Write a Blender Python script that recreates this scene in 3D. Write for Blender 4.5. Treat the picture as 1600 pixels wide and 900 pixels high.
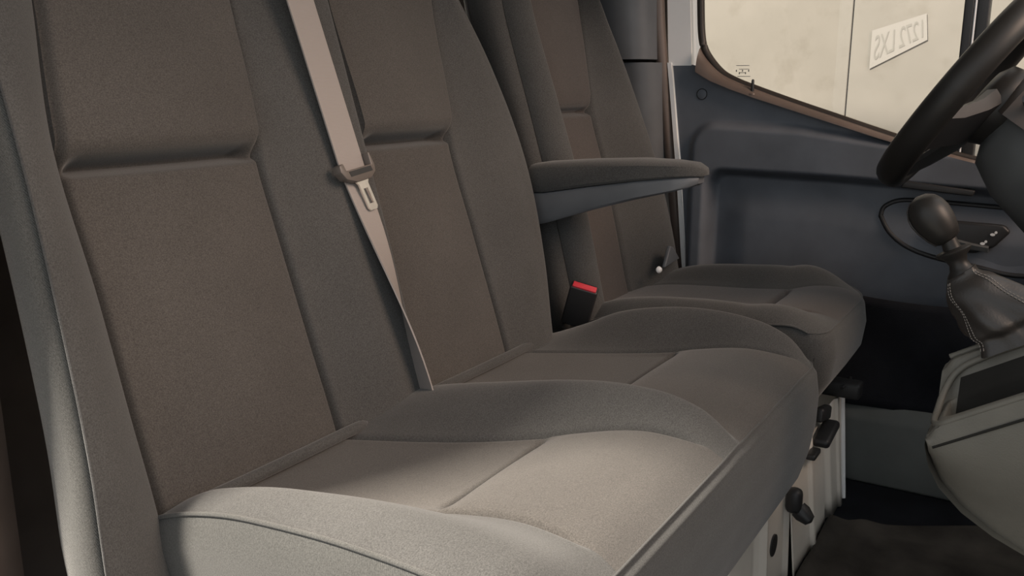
import bpy, bmesh, math, random
from mathutils import Vector, Matrix
random.seed(4)
scene = bpy.context.scene
for o in list(bpy.data.objects): bpy.data.objects.remove(o)
COL = scene.collection

# ---------------------------------------------------------------- camera
def setup_camera():
    p, y = math.radians(12.9), math.radians(31.8)
    h = Vector((-math.cos(y), -math.sin(y), 0))
    fw = h * math.cos(p) + Vector((0, 0, -math.sin(p)))
    r = h.cross(Vector((0, 0, 1))); up = r.cross(fw)
    cam = bpy.data.cameras.new('camera'); o = bpy.data.objects.new('camera', cam); COL.objects.link(o)
    m = Matrix((r, up, -fw)).transposed().to_4x4(); m.translation = Vector((0, 0, .96))
    o.matrix_world = m
    cam.sensor_width = 36; cam.lens = 36 * 1400 / 1600; cam.clip_start = .01
    scene.camera = o
setup_camera()

# ---------------------------------------------------------------- light
w = bpy.data.worlds.new('world'); scene.world = w; w.use_nodes = True
bg = w.node_tree.nodes['Background']; bg.inputs[0].default_value = (.93, .97, 1.0, 1); bg.inputs[1].default_value = .98

def area(name, loc, target, size, power, color, sy=None):
    l = bpy.data.lights.new(name, 'AREA'); l.energy = power; l.color = color
    l.shape = 'RECTANGLE'; l.size = size; l.size_y = sy or size
    o = bpy.data.objects.new(name, l); COL.objects.link(o); o.location = loc
    o.rotation_euler = (Vector(target) - Vector(loc)).to_track_quat('-Z', 'Y').to_euler()
    return o
# workshop ceiling lamps: one behind the open passenger door, one ahead of the windscreen
area('workshop_lamp_aisle', (1.55, -2.2, 5.2), (-.85, -.5, .48), .65, 1050, (1, .90, .77))
area('workshop_lamp_wall', (-2.6, -.5, 3.4), (-3.4, -.5, .8), 3.4, 10, (1, .91, .80), .3)  # added fill light to brighten the outside wall
area('workshop_lamp_front', (-1.2, 3.2, 3.2), (-1.2, -.7, .6), 1.8, 140, (1, .72, .54))

vs = scene.view_settings
vs.view_transform = 'Standard'; vs.look = 'None'; vs.gamma = 1; vs.use_curve_mapping = False; vs.exposure = .25

# ---------------------------------------------------------------- materials
def nodes(name):
    m = bpy.data.materials.new(name); m.use_nodes = True
    nt = m.node_tree; return m, nt, nt.nodes['Principled BSDF']
def N(nt, t, **kw):
    n = nt.nodes.new(t)
    for k, v in kw.items(): setattr(n, k, v)
    return n
def coords(nt, scale=(1, 1, 1)):
    tc = N(nt, 'ShaderNodeTexCoord'); mp = N(nt, 'ShaderNodeMapping'); mp.inputs['Scale'].default_value = scale
    nt.links.new(tc.outputs['Object'], mp.inputs[0]); return mp.outputs[0]
def noise(nt, vec, scale, detail=2, rough=.5):
    n = N(nt, 'ShaderNodeTexNoise'); n.inputs['Scale'].default_value = scale; n.inputs['Detail'].default_value = detail
    n.inputs['Roughness'].default_value = rough; nt.links.new(vec, n.inputs['Vector']); return n.outputs['Fac']
def ramp(nt, fac, stops):
    r = N(nt, 'ShaderNodeValToRGB'); e = r.color_ramp.elements
    while len(e) < len(stops): e.new(.5)
    for el, (p, c) in zip(e, stops): el.position = p; el.color = (*c, 1)
    nt.links.new(fac, r.inputs[0]); return r.outputs[0]
def mul(c, k): return tuple(min(1, x * k) for x in c)
def mixc(nt, a, b, fac):
    m = N(nt, 'ShaderNodeMix', data_type='RGBA', blend_type='MULTIPLY'); m.inputs['Factor'].default_value = fac
    nt.links.new(a, m.inputs['A']); nt.links.new(b, m.inputs['B']); return m.outputs['Result']

def fabric(name, col, sc=600, contrast=.34, bump=.35, twill=False):
    m, nt, b = nodes(name)
    v = coords(nt); f = noise(nt, v, sc, 2, .7)
    c1 = ramp(nt, f, [(.3, mul(col, 1 - contrast)), (.7, mul(col, 1 + contrast))])
    g = noise(nt, v, 7, 3); c2 = ramp(nt, g, [(.3, (.86, .86, .86)), (.7, (1, 1, 1))])
    nt.links.new(mixc(nt, c1, c2, 1), b.inputs['Base Color'])
    b.inputs['Roughness'].default_value = .95; b.inputs['Specular IOR Level'].default_value = .12
    b.inputs['Sheen Weight'].default_value = .18; b.inputs['Sheen Roughness'].default_value = .5
    hgt = f
    if twill:
        wv = N(nt, 'ShaderNodeTexWave', wave_type='BANDS', bands_direction='DIAGONAL')
        wv.inputs['Scale'].default_value = 260; wv.inputs['Distortion'].default_value = 1.5; wv.inputs['Detail'].default_value = 2
        wv.inputs['Detail Scale'].default_value = 3
        nt.links.new(v, wv.inputs['Vector']); hgt = wv.outputs['Fac']
    bp = N(nt, 'ShaderNodeBump'); bp.inputs['Strength'].default_value = bump; bp.inputs['Distance'].default_value = .0012
    nt.links.new(hgt, bp.inputs['Height']); nt.links.new(bp.outputs[0], b.inputs['Normal'])
    return m
def plastic(name, col, rough=.55, sc=900, bump=.12, spec=.4, var=.15):
    m, nt, b = nodes(name)
    v = coords(nt); f = noise(nt, v, sc, 2)
    g = noise(nt, v, 9, 4)
    c = ramp(nt, g, [(.3, mul(col, 1 - var)), (.7, mul(col, 1 + var))])
    nt.links.new(c, b.inputs['Base Color']); b.inputs['Roughness'].default_value = rough
    b.inputs['Specular IOR Level'].default_value = spec
    if bump:
        bp = N(nt, 'ShaderNodeBump'); bp.inputs['Strength'].default_value = bump; bp.inputs['Distance'].default_value = .001
        nt.links.new(f, bp.inputs['Height']); nt.links.new(bp.outputs[0], b.inputs['Normal'])
    return m
def metal(name, col, rough=.3):
    m, nt, b = nodes(name); v = coords(nt)
    c = ramp(nt, noise(nt, v, 60, 3), [(.3, mul(col, .9)), (.7, mul(col, 1.08))]); nt.links.new(c, b.inputs['Base Color'])
    b.inputs['Metallic'].default_value = 1; b.inputs['Roughness'].default_value = rough; return m

M = {}
M['fab_panel'] = fabric('fabric_warm_grey', (.070, .065, .0605))
M['fab_bolster'] = fabric('fabric_charcoal', (.066, .0655, .064))
M['fab_side'] = fabric('fabric_twill_grey', (.070, .070, .067), twill=True, bump=.3)
M['fab_dark'] = fabric('fabric_black', (.05, .05, .05))
M['fab_drv_panel'] = fabric('fabric_driver_warm', (.068, .059, .055))
M['webbing'] = None
M['black'] = plastic('black_plastic', (.022, .022, .023), .45)
M['gloss_black'] = plastic('gloss_black_plastic', (.018, .017, .016), .42, bump=.03, spec=.28)
M['door'] = plastic('door_slate_plastic', (.105, .117, .138), .55, 700, .2)
M['door_dark'] = plastic('door_dark_plastic', (.05, .055, .065), .6, 700, .2)
M['trim_brown'] = plastic('brown_trim_plastic', (.13, .10, .085), .4)  # brown also carries reddish reflected light on driver door seal and sill ledge
M['trim_grey'] = plastic('grey_pillar_plastic', (.105, .112, .122), .45)
M['seal'] = plastic('rubber_seal', (.03, .024, .02), .5)
M['white'] = plastic('white_paint', (.84, .84, .84), .3, bump=0, var=.03)
M['ped'] = plastic('pedestal_paint', (.74, .68, .60), .45, bump=0, var=.06)
M['console'] = plastic('console_plastic', (.125, .118, .10), .6, 420, .45)
M['tray'] = plastic('tray_rubber', (.024, .023, .021), .95, 300, .3, .08)
M['sill'] = plastic('sill_plastic', (.10, .106, .10), .6)
M['mat'] = plastic('floor_mat_rubber', (.05, .043, .036), .85, 300, .6, .2, .5)
M['carpet'] = plastic('carpet_black', (.012, .013, .016), .95, 500, .8, .1, .3)
M['dark'] = plastic('dark_cab_plastic', (.13, .105, .09), .8)
M['roof'] = plastic('headliner', (.35, .33, .30), .9)
M['chrome'] = metal('satin_steel', (.82, .80, .76), .28)
M['red'] = plastic('red_button', (.50, .035, .05), .4, bump=0, var=.05)
M['leather'] = plastic('boot_leather', (.026, .023, .021), .42, 350, .3)
M['thread'] = plastic('grey_thread', (.22, .20, .18), .8, bump=0)
M['icon'] = plastic('white_print', (.8, .8, .8), .5, bump=0)
M['brownhood'] = plastic('column_shroud', (.07, .055, .047), .45)  # reddish reflection on the upper shroud put into its brown
M['shroud'] = plastic('shroud_grey', (.075, .078, .078), .55)
M['ground'] = plastic('workshop_concrete', (.30, .28, .25), .8, 60, .3)

def web_mat():
    m, nt, b = nodes('seat_belt_webbing'); v = coords(nt)
    wv = N(nt, 'ShaderNodeTexWave', wave_type='BANDS', bands_direction='Z'); wv.inputs['Scale'].default_value = 160
    nt.links.new(v, wv.inputs['Vector'])
    c = ramp(nt, wv.outputs['Fac'], [(0, (.24, .216, .203)), (1, (.30, .272, .256))]); nt.links.new(c, b.inputs['Base Color'])
    b.inputs['Roughness'].default_value = .6
    bp = N(nt, 'ShaderNodeBump'); bp.inputs['Strength'].default_value = .25; bp.inputs['Distance'].default_value = .0005
    nt.links.new(wv.outputs['Fac'], bp.inputs['Height']); nt.links.new(bp.outputs[0], b.inputs['Normal']); return m
M['webbing'] = web_mat()
def wall_mat():
    m, nt, b = nodes('beige_board'); v = coords(nt)
    a = ramp(nt, noise(nt, v, 3, 6, .6), [(.3, (.185, .170, .148)), (.7, (.224, .206, .182))])
    s = ramp(nt, noise(nt, v, 9, 5, .65), [(.28, (.78, .76, .72)), (.46, (1, 1, 1))])
    nt.links.new(mixc(nt, a, s, .6), b.inputs['Base Color']); b.inputs['Roughness'].default_value = .7; return m
M['wall'] = wall_mat()
def glass_mat():
    m, nt, b = nodes('window_glass'); nt.nodes.remove(b)
    tr = N(nt, 'ShaderNodeBsdfTransparent'); tr.inputs[0].default_value = (.96, .97, .96, 1)
    gl = N(nt, 'ShaderNodeBsdfGlossy'); gl.inputs['Roughness'].default_value = .02
    fr = N(nt, 'ShaderNodeFresnel'); fr.inputs[0].default_value = 1.3
    mx = N(nt, 'ShaderNodeMixShader'); nt.links.new(fr.outputs[0], mx.inputs[0]); nt.links.new(tr.outputs[0], mx.inputs[1]); nt.links.new(gl.outputs[0], mx.inputs[2])
    nt.links.new(mx.outputs[0], nt.nodes['Material Output'].inputs[0]); return m
M['glass'] = glass_mat()
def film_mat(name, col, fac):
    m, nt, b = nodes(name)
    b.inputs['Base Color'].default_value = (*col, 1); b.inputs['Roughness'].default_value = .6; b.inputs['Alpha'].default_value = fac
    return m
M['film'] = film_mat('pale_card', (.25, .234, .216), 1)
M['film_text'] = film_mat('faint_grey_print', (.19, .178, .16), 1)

# ---------------------------------------------------------------- helpers
def S(a, b, x):
    t = max(0., min(1., (x - a) / (b - a))); return t * t * (3 - 2 * t)
def lerp(a, b, t): return a + (b - a) * t
def interp(pts, x):
    if x <= pts[0][0]: return pts[0][1]
    for (x0, y0), (x1, y1) in zip(pts, pts[1:]):
        if x <= x1:
            t = (x - x0) / (x1 - x0); return y0 + (y1 - y0) * t
    return pts[-1][1]
def smooth_interp(pts, x):           # Catmull-Rom through the points
    if x <= pts[0][0]: return pts[0][1]
    if x >= pts[-1][0]: return pts[-1][1]
    for i in range(len(pts) - 1):
        (x0, y0), (x1, y1) = pts[i], pts[i + 1]
        if x <= x1:
            xm, ym = pts[i - 1] if i else (2 * x0 - x1, 2 * y0 - y1)
            xp, yp = pts[i + 2] if i + 2 < len(pts) else (2 * x1 - x0, 2 * y1 - y0)
            m0 = (y1 - ym) / (x1 - xm) * (x1 - x0); m1 = (yp - y0) / (xp - x0) * (x1 - x0)
            t = (x - x0) / (x1 - x0); t2, t3 = t * t, t * t * t
            return (2*t3 - 3*t2 + 1)*y0 + (t3 - 2*t2 + t)*m0 + (-2*t3 + 3*t2)*y1 + (t3 - t2)*m1
def crease(d, w, dep): return -dep * math.exp(-(d / w) ** 2)

def tag(o, label=None, cat=None, group=None, kind=None):
    if label: o['label'] = label
    if cat: o['category'] = cat
    if group: o['group'] = group
    if kind: o['kind'] = kind
    return o
def thing(name, loc, label, cat, kind=None, group=None):
    o = bpy.data.objects.new(name, None); COL.objects.link(o); o.location = loc; o.empty_display_size = .05
    return tag(o, label, cat, group, kind)
def mesh(name, verts, faces, mat, parent=None, smooth=True, label=None):
    me = bpy.data.meshes.new(name); me.from_pydata([tuple(v) for v in verts], [], faces); me.materials.append(M[mat])
    bm = bmesh.new(); bm.from_mesh(me); bmesh.ops.recalc_face_normals(bm, faces=bm.faces); bm.to_mesh(me); bm.free()
    return link(name, me, parent, smooth, label)
def link(name, me, parent, smooth=True, label=None):
    if smooth:
        me.polygons.foreach_set('use_smooth', [True] * len(me.polygons))
    o = bpy.data.objects.new(name, me); COL.objects.link(o)
    if parent:
        o.parent = parent
        if parent.type == 'EMPTY': o.location = -parent.location
    if label: o['label'] = label
    return o
def bmobj(name, bm, mat, parent=None, smooth=True, label=None, auto=None):
    me = bpy.data.meshes.new(name); bmesh.ops.recalc_face_normals(bm, faces=bm.faces); bm.to_mesh(me); bm.free(); me.materials.append(M[mat])
    o = link(name, me, parent, smooth, label)
    if smooth and auto:
        me.set_sharp_from_angle(angle=math.radians(auto))
    return o
def flip_to(o, d):                  # make an open sheet's normals look along d
    me = o.data
    acc = Vector()
    for p in me.polygons: acc += p.normal * p.area
    if acc.dot(Vector(d)) < 0: me.flip_normals()
    return o
def gridfn(name, fn, nu, nv, mat, parent=None, facing=None, ease=.5, label=None, easev=None):
    def e(t, k): return lerp(t, .5 - .5 * math.cos(math.pi * t), k)
    if easev is None: easev = ease
    vs_ = [fn(e(i / nu, ease), e(j / nv, easev)) for j in range(nv + 1) for i in range(nu + 1)]
    fs = [(j*(nu+1)+i, j*(nu+1)+i+1, (j+1)*(nu+1)+i+1, (j+1)*(nu+1)+i) for j in range(nv) for i in range(nu)]
    o = mesh(name, vs_, fs, mat, parent, True, label)
    if facing: flip_to(o, facing)
    return o
def loft(name, rings, mat, parent=None, caps=True, smooth=True, label=None, auto=40, closed=True):
    n = len(rings[0]); vs_ = [p for r in rings for p in r]; fs = []
    for k in range(len(rings) - 1):
        for i in range(n if closed else n - 1):
            a, b = k * n + i, k * n + (i + 1) % n
            fs.append((a, b, b + n, a + n))
    if caps and closed: fs.append(tuple(range(n))); fs.append(tuple((len(rings) - 1) * n + i for i in range(n)))
    o = mesh(name, vs_, fs, mat, parent, smooth, label)
    if smooth and auto: o.data.set_sharp_from_angle(angle=math.radians(auto))
    return o
def frame_of(d, hint=(0, 0, 1)):
    d = Vector(d).normalized(); h = Vector(hint)
    if abs(d.dot(h)) > .95: h = Vector((1, 0, 0))
    u = d.cross(h).normalized(); v = u.cross(d).normalized(); return d, u, v
def tube(name, path, rad, mat, parent=None, n=12, closed=False, hint=(0, 0, 1), flat=1., label=None):
    path = [Vector(p) for p in path]; rings = []; L = len(path)
    for i, p in enumerate(path):
        a = path[(i - 1) % L] if closed or i else p; b = path[(i + 1) % L] if closed or i < L - 1 else p
        d, u, v = frame_of(b - a, hint); r = rad(i / (L - 1)) if callable(rad) else rad
        rings.append([p + u * r * math.cos(t) + v * r * flat * math.sin(t) for t in [2 * math.pi * k / n for k in range(n)]])
    if closed: rings.append(rings[0]); 
    return loft(name, rings, mat, parent, not closed, True, label, 60)
def lathe(name, prof, org, axis, mat, parent=None, n=28, sx=1., sy=1., hint=(0, 0, 1), label=None):
    d, u, v = frame_of(axis, hint); org = Vector(org)
    rings = [[org + d * s + u * r * sx * math.cos(t) + v * r * sy * math.sin(t) for t in [2 * math.pi * k / n for k in range(n)]] for s, r in prof]
    return loft(name, rings, mat, parent, True, True, label, 50)
def rbox(name, c, size, mat, parent=None, bev=.004, rot=None, seg=3, label=None, taper=None):
    bm = bmesh.new(); bmesh.ops.create_cube(bm, size=1)
    for v in bm.verts:
        v.co = Vector((v.co.x * size[0], v.co.y * size[1], v.co.z * size[2]))
        if taper and v.co.z > 0: v.co.x *= taper[0]; v.co.y *= taper[1]
    if bev: bmesh.ops.bevel(bm, geom=bm.edges[:] + bm.verts[:], offset=bev, segments=seg, profile=.5, affect='EDGES')
    m = (rot.to_4x4() if rot else Matrix.Identity(4)); m.translation = Vector(c)
    bmesh.ops.transform(bm, matrix=m, verts=bm.verts)
    return bmobj(name, bm, mat, parent, True, label, 35)
def prism(name, poly, axis, a0, a1, mat, parent=None, bev=.004, seg=3, label=None):
    # poly: list of 2D points in the two other axes (cyclic order: x->(y,z), y->(x,z), z->(x,y))
    def P3(p, a): return {'x': (a, p[0], p[1]), 'y': (p[0], a, p[1]), 'z': (p[0], p[1], a)}[axis]
    bm = bmesh.new()
    lo = [bm.verts.new(P3(p, a0)) for p in poly]; hi = [bm.verts.new(P3(p, a1)) for p in poly]; n = len(poly)
    bm.faces.new(lo); bm.faces.new(hi[::-1])
    for i in range(n): bm.faces.new((lo[i], lo[(i+1) % n], hi[(i+1) % n], hi[i]))
    bmesh.ops.recalc_face_normals(bm, faces=bm.faces)
    if bev: bmesh.ops.bevel(bm, geom=bm.edges[:], offset=bev, segments=seg, profile=.5, affect='EDGES', clamp_overlap=True)
    return bmobj(name, bm, mat, parent, True, label, 35)
def sdrr(y, z, y0, y1, z0, z1, r):   # signed distance to a rounded rectangle, negative inside
    cy, cz = (y0 + y1) / 2, (z0 + z1) / 2
    qy, qz = abs(y - cy) - (y1 - y0) / 2 + r, abs(z - cz) - (z1 - z0) / 2 + r
    return math.hypot(max(qy, 0), max(qz, 0)) + min(max(qy, qz), 0) - r

# ================================================================ SETTING
tag(rbox('floor', (-1.36, -.28, -.03), (1.95, 2.2, .06), 'carpet', None, .004), 'dark rubber cab floor around the seat pedestals', 'floor', kind='structure')
tag(rbox('ceiling', (-1.36, -.62, 1.715), (1.95, 1.44, .05), 'roof', None, .01), 'light headliner over the seats', 'ceiling', kind='structure')
tag(rbox('wall_rear', (-1.36, -1.36, .84), (1.95, .04, 1.6), 'dark', None, .005), 'dark cab rear panel behind the seats', 'wall', kind='structure')
tag(rbox('wall_right', (-.42, -1.24, .82), (.05, .22, 1.69), 'dark', None, .01), 'dark body side behind the passenger seat', 'wall', kind='structure')
tag(rbox('wall_front', (-1.36, .79, .5), (1.95, .05, 1.04), 'dark', None, .005), 'dark bulkhead under the windscreen ahead of the footwells', 'wall', kind='structure')  # unseen bulkhead added to keep light out of the footwells
# passenger door pillar, with an unseen front flange added to shade the bench
prof = [(-.537, -1.06), (-.53, -1.035), (-.50, -1.015), (-.46, -1.005), (-.435, -.975), (-.42, -.942), (-.405, -.938), (-.40, -.955), (-.40, -1.12), (-.53, -1.12)]
tag(loft('trim_1', [[(x, y, z) for x, y in prof] for z in (0.0, .3, .6, .9, 1.3, 1.69)], 'trim_brown'),
    'brown door pillar trim at the lower left edge beside the bench', 'trim', kind='structure')
# workshop outside
tag(rbox('floor_workshop', (-.5, 0, -.5), (12, 12, .1), 'ground', None, 0), 'concrete workshop floor outside the van', 'floor', kind='structure')
ow = thing('wall_workshop', (-3.4, 0, -.45), 'beige board wall of the workshop outside the driver window', 'wall', 'structure')
for y0, y1 in ((-3.95, -2.33), (-2.328, -.709), (-.705, .914), (.918, 2.54)):
    rbox('panel', (-3.42, (y0 + y1) / 2, 1.05), (.04, y1 - y0, 3.0), 'wall', ow, .002, None, 1)
rbox('backing', (-3.45, -.7, 1.05), (.018, 6.4, 3.0), 'black', ow, 0)

# dashboard ahead of the seats, out of the picture, added to block low front light
dash = thing('dashboard', (-1.4, .4, .5), 'dark dashboard across the front of the cab beyond the console', 'dashboard')
prism('dash_body', [(.36, .45), (.33, .62), (.29, .80), (.31, .90), (.38, .97), (.75, 1.0), (.75, .30), (.48, .30)], 'x', -2.14, -.50, 'black', dash, .03)
prism('dash_top', [(.35, .975), (.38, .985), (.74, 1.012), (.74, 1.0), (.38, .97)], 'x', -2.12, -.52, 'black', dash, .002)

# ---------------------------------------------------------------- driver door
DX = -2.30
sill = [(-.93, 1.012), (-.88, 1.008), (-.862, 1.004), (-.835, .990), (-.80, .968), (-.752, .946), (-.70, .928), (-.60, .898), (-.50, .868), (-.40, .838), (-.30, .81), (-.15, .775), (.1, .73), (.4, .70)]
def rear_y(z): return interp([(.0, -.80), (.46, -.862), (.758, -.893), (1.02, -.928), (1.4, -.95)], z)
door = thing('door_1', (DX, -.4, .12), 'slate grey driver door with trim panel, armrest ledge and handle recess', 'door', 'structure')
def door_relief(y, z):
    x = 0.
    top = interp([(-.9, .862), (-.58, .850), (-.36, .822), (0, .78), (.4, .74)], y)
    dA = sdrr(y, z, -.862, 1.2, -.6, top, .07)          # raised wing
    x += .026 * S(.010, -.016, dA)
    tb = interp([(-.9, .742), (-.5, .737), (-.2, .726), (.4, .70)], y)
    dB = sdrr(y, z, -.815, 1.2, -.6, tb, .05)           # pocket below the ledge
    x -= .055 * S(.006, -.022, dB)
    x += .020 * S(.02, -.10, z - tb + .03) * S(-.80, -.70, y)   # panel leans back out towards its foot
    x += .03 * S(-.5, -.1, y) * S(.70, .60, z) * S(.40, .55, z)
    sl = .03 * S(.03, .0, z - interp(sill, y))           # shoulder
    return x
def door_panel(u, v):
    y = lerp(rear_y(lerp(.10, 1.0, v)), .32, u); z1 = interp(sill, y); z = lerp(.10, z1, v)
    return (DX + door_relief(y, z), y, z)
flip_to(gridfn('trim_panel', door_panel, 240, 190, 'door', door, ease=0), (1, 0, 0))
# outer skin of the door gives it its thickness
loft('door_shell', [[(DX - .075, rear_y(.08) - .004, .08), (DX - .13, rear_y(.08) - .004, .08), (DX - .13, .34, .08), (DX - .075, .34, .08)],
                    [(DX - .075, rear_y(.5) - .004, .5), (DX - .14, rear_y(.5) - .004, .5), (DX - .14, .34, .5), (DX - .075, .34, .5)],
                    [(DX - .075, rear_y(.66) - .004, .66), (DX - .13, rear_y(.66) - .004, .66), (DX - .13, .34, .66), (DX - .075, .34, .66)]], 'white', door)
# white painted edge seen between panel and pillar, and painted upper frame
def edge_ring(z, y0, y1, x0, x1): return [(x0, y0, z), (x0, y1, z), (x1, y1, z), (x1, y0, z)]
loft('painted_edge', [edge_ring(z, rear_y(z) - .012, rear_y(z) - .001, DX + .006, DX - .09) for z in (.08, .3, .5, .7, .9, 1.012)], 'white', door)
loft('window_frame', [edge_ring(z, rear_y(z) - .010, interp([(1.0, -.873), (1.06, -.876), (1.17, -.884), (1.45, -.89)], z), DX + .002, DX - .07) for z in (1.004, 1.06, 1.12, 1.17, 1.3, 1.45)], 'white', door)
# rubber seal that follows the window opening, then the plastic sill ledge
wedge = [(-.862, 1.45), (-.856, 1.25), (-.852, 1.168), (-.846, 1.09), (-.836, 1.05), (-.815, 1.018), (-.785, .988), (-.75, .969), (-.70, .950), (-.60, .916), (-.50, .884), (-.40, .852), (-.30, .822), (-.15, .785), (.1, .74), (.3, .715)]
def dense(pts, k=6):
    out = []
    for i in range(len(pts) - 1):
        p0 = pts[max(i-1, 0)]; p1 = pts[i]; p2 = pts[i+1]; p3 = pts[min(i+2, len(pts)-1)]
        for j in range(k):
            t = j / k
            out.append(tuple(.5 * (2*b + (c-a)*t + (2*a-5*b+4*c-d)*t*t + (3*b-a-3*c+d)*t**3) for a, b, c, d in zip(p0, p1, p2, p3)))
    out.append(tuple(pts[-1])); return out
wd = dense(wedge)
tube('window_seal', [(DX - .006, y - .006, z - .004) for y, z in wd], .010, 'seal', door, 10)
led = [(y, z) for y, z in wd if z < 1.06]
def ledge(u, v):
    k = u * (len(led) - 1); i = min(int(k), len(led) - 2); t = k - i
    y = lerp(led[i][0], led[i+1][0], t); z = lerp(led[i][1], led[i+1][1], t)
    zs = interp(sill, y) if y > -.85 else 1.0
    a = v * math.pi / 2
    return (DX - .006 + .03 * math.sin(a), y - .012 * (1 - v) * S(-.75, -.85, y) - .016 * v * S(-.72, -.84, y), lerp(z - .004, zs - .004, 1 - math.cos(a)))
gridfn('sill_ledge', ledge, 80, 8, 'trim_brown', door, (1, 0, .4), ease=0)
lathe('screw_cap', [(0, .0001), (0, .0125), (.0015, .0125), (.0022, .0115), (.0022, .0001)], (DX + .001, -.841, .931), (1, 0, 0), 'door', door)
tube('cap_groove', [(DX + .002, -.841 + .0138 * math.cos(a), .931 + .0138 * math.sin(a)) for a in [2*math.pi*k/32 for k in range(32)]], .0009, 'black', door, 6, True, (1, 0, 0))
lathe('lock_pin', [(0, .004), (.004, .0042), (.03, .0036), (.034, .0028), (.035, .0001)], (DX + .014, -.704, .934), (0, 0, 1), 'black', door, 12)
lathe('lock_pin_collar', [(0, .011), (.003, .010), (.004, .006)], (DX + .014, -.704, .931), (0, 0, 1), 'trim_brown', door, 16)
# ledge slot (pull pocket), handle recess with ring, lever and switches
prism('pull_slot', [(-.333, .720), (-.180, .709), (-.176, .722), (-.325, .737)], 'x', DX + .012, DX + .034, 'black', door, .003)
ring = [(-.377, .645), (-.372, .666), (-.345, .682), (-.30, .686), (-.20, .684), (-.08, .680), (.06, .676), (.12, .64), (.08, .575), (-.06, .537), (-.16, .548), (-.25, .560), (-.31, .578), (-.352, .608)]
rp = [Vector((0, y, z)) for y, z in ring]
rd = dense([(p.y, p.z) for p in rp] + [(rp[0].y, rp[0].z)], 6)[:-1]
def sx(y, z): return DX + door_relief(y, z)
tube('handle_ring', [(sx(y, z) + .002, y, z) for y, z in rd], .006, 'black', door, 8, True, (1, 0, 0))
cy0, cz0 = -.15, .615
def bowl(u, v):
    k = u * len(rd); i = int(k) % len(rd); j = (i + 1) % len(rd); t = k - int(k)
    y, z = lerp(rd[i][0], rd[j][0], t), lerp(rd[i][1], rd[j][1], t)
    yy, zz = lerp(y, cy0, v), lerp(z, cz0, v)
    return (sx(y, z) * (1 - v) + (DX + .012) * v + .004 - .002 * math.sin(v * math.pi), yy, zz)
gridfn('handle_bowl', bowl, 84, 10, 'door', door, (1, 0, 0), ease=0)
prism('release_pocket', [(-.245, .600), (-.235, .652), (-.11, .650), (-.095, .636), (-.125, .598), (-.16, .582), (-.21, .580)], 'x', DX + .02, DX + .044, 'black', door, .006)
hl = loft('door_handle', [[(DX + .046 + dx, y, z + dz) for dx, dz in ((-.004, -.008), (.006, -.006), (.008, .004), (-.004, .008))] for y, z in ((-.24, .612), (-.21, .606), (-.17, .598), (-.135, .594))], 'shroud', door)
for y, z, s in ((-.130, .628, 1), (-.148, .606, 1)):
    lathe('lock_symbol', [(0, .0001), (0, .004), (.002, .004), (.002, .0001)], (DX + .045, y, z), (1, 0, 0), 'icon', door, 10, 1.3, .8)
    lathe('lock_symbol', [(0, .0001), (0, .003), (.002, .003), (.002, .0001)], (DX + .045, y + .006, z + .005), (1, 0, 0), 'icon', door, 10)
# map pocket lip under the recess
tube('pocket_lip', dense([(DX + .03, -.17, .512), (DX + .055, -.12, .516), (DX + .06, 0, .505), (DX + .06, .25, .49)], 8), .010, 'black', door, 10)

# ---- driver window
win = thing('window_1', (DX - .02, -.5, .9), 'driver door side window with clear glass and dark front post', 'window', 'structure')
inner = [(y, z) for y, z in wd if y <= -.1 ]
poly = [(DX - .018, y, z - .004) for y, z in inner] + [(DX - .018, -.1, 1.45)]
bm = bmesh.new(); f = bm.faces.new([bm.verts.new(p) for p in poly]); r = bmesh.ops.extrude_face_region(bm, geom=[f])
bmesh.ops.translate(bm, vec=(-.004, 0, 0), verts=[e for e in r['geom'] if isinstance(e, bmesh.types.BMVert)])
bmesh.ops.triangulate(bm, faces=bm.faces)
bmobj('pane', bm, 'glass', win, False)
for y0, y1, m_ in ((-.243, -.223, 'black'), (-.2225, -.217, 'white'), (-.2165, -.192, 'black')):
    rbox('post' if m_ == 'black' else 'post_strip', (DX - .03, (y0 + y1) / 2, 1.10), (.05, y1 - y0, .72), m_, win, .003)
for k in range(4):
    rbox('etched_mark', (DX - .0165, -.742 + .004 * (k % 2), 1.003 - .009 * k), (.0006, .034 - .008 * (k % 3), .0014), 'trim_grey', win, 0)
for k in range(5):
    rbox('etched_mark', (DX - .0165, -.758 + .008 * k, .990 - .006 * (k % 2)), (.0006, .0025, .005), 'trim_grey', win, 0)
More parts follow.
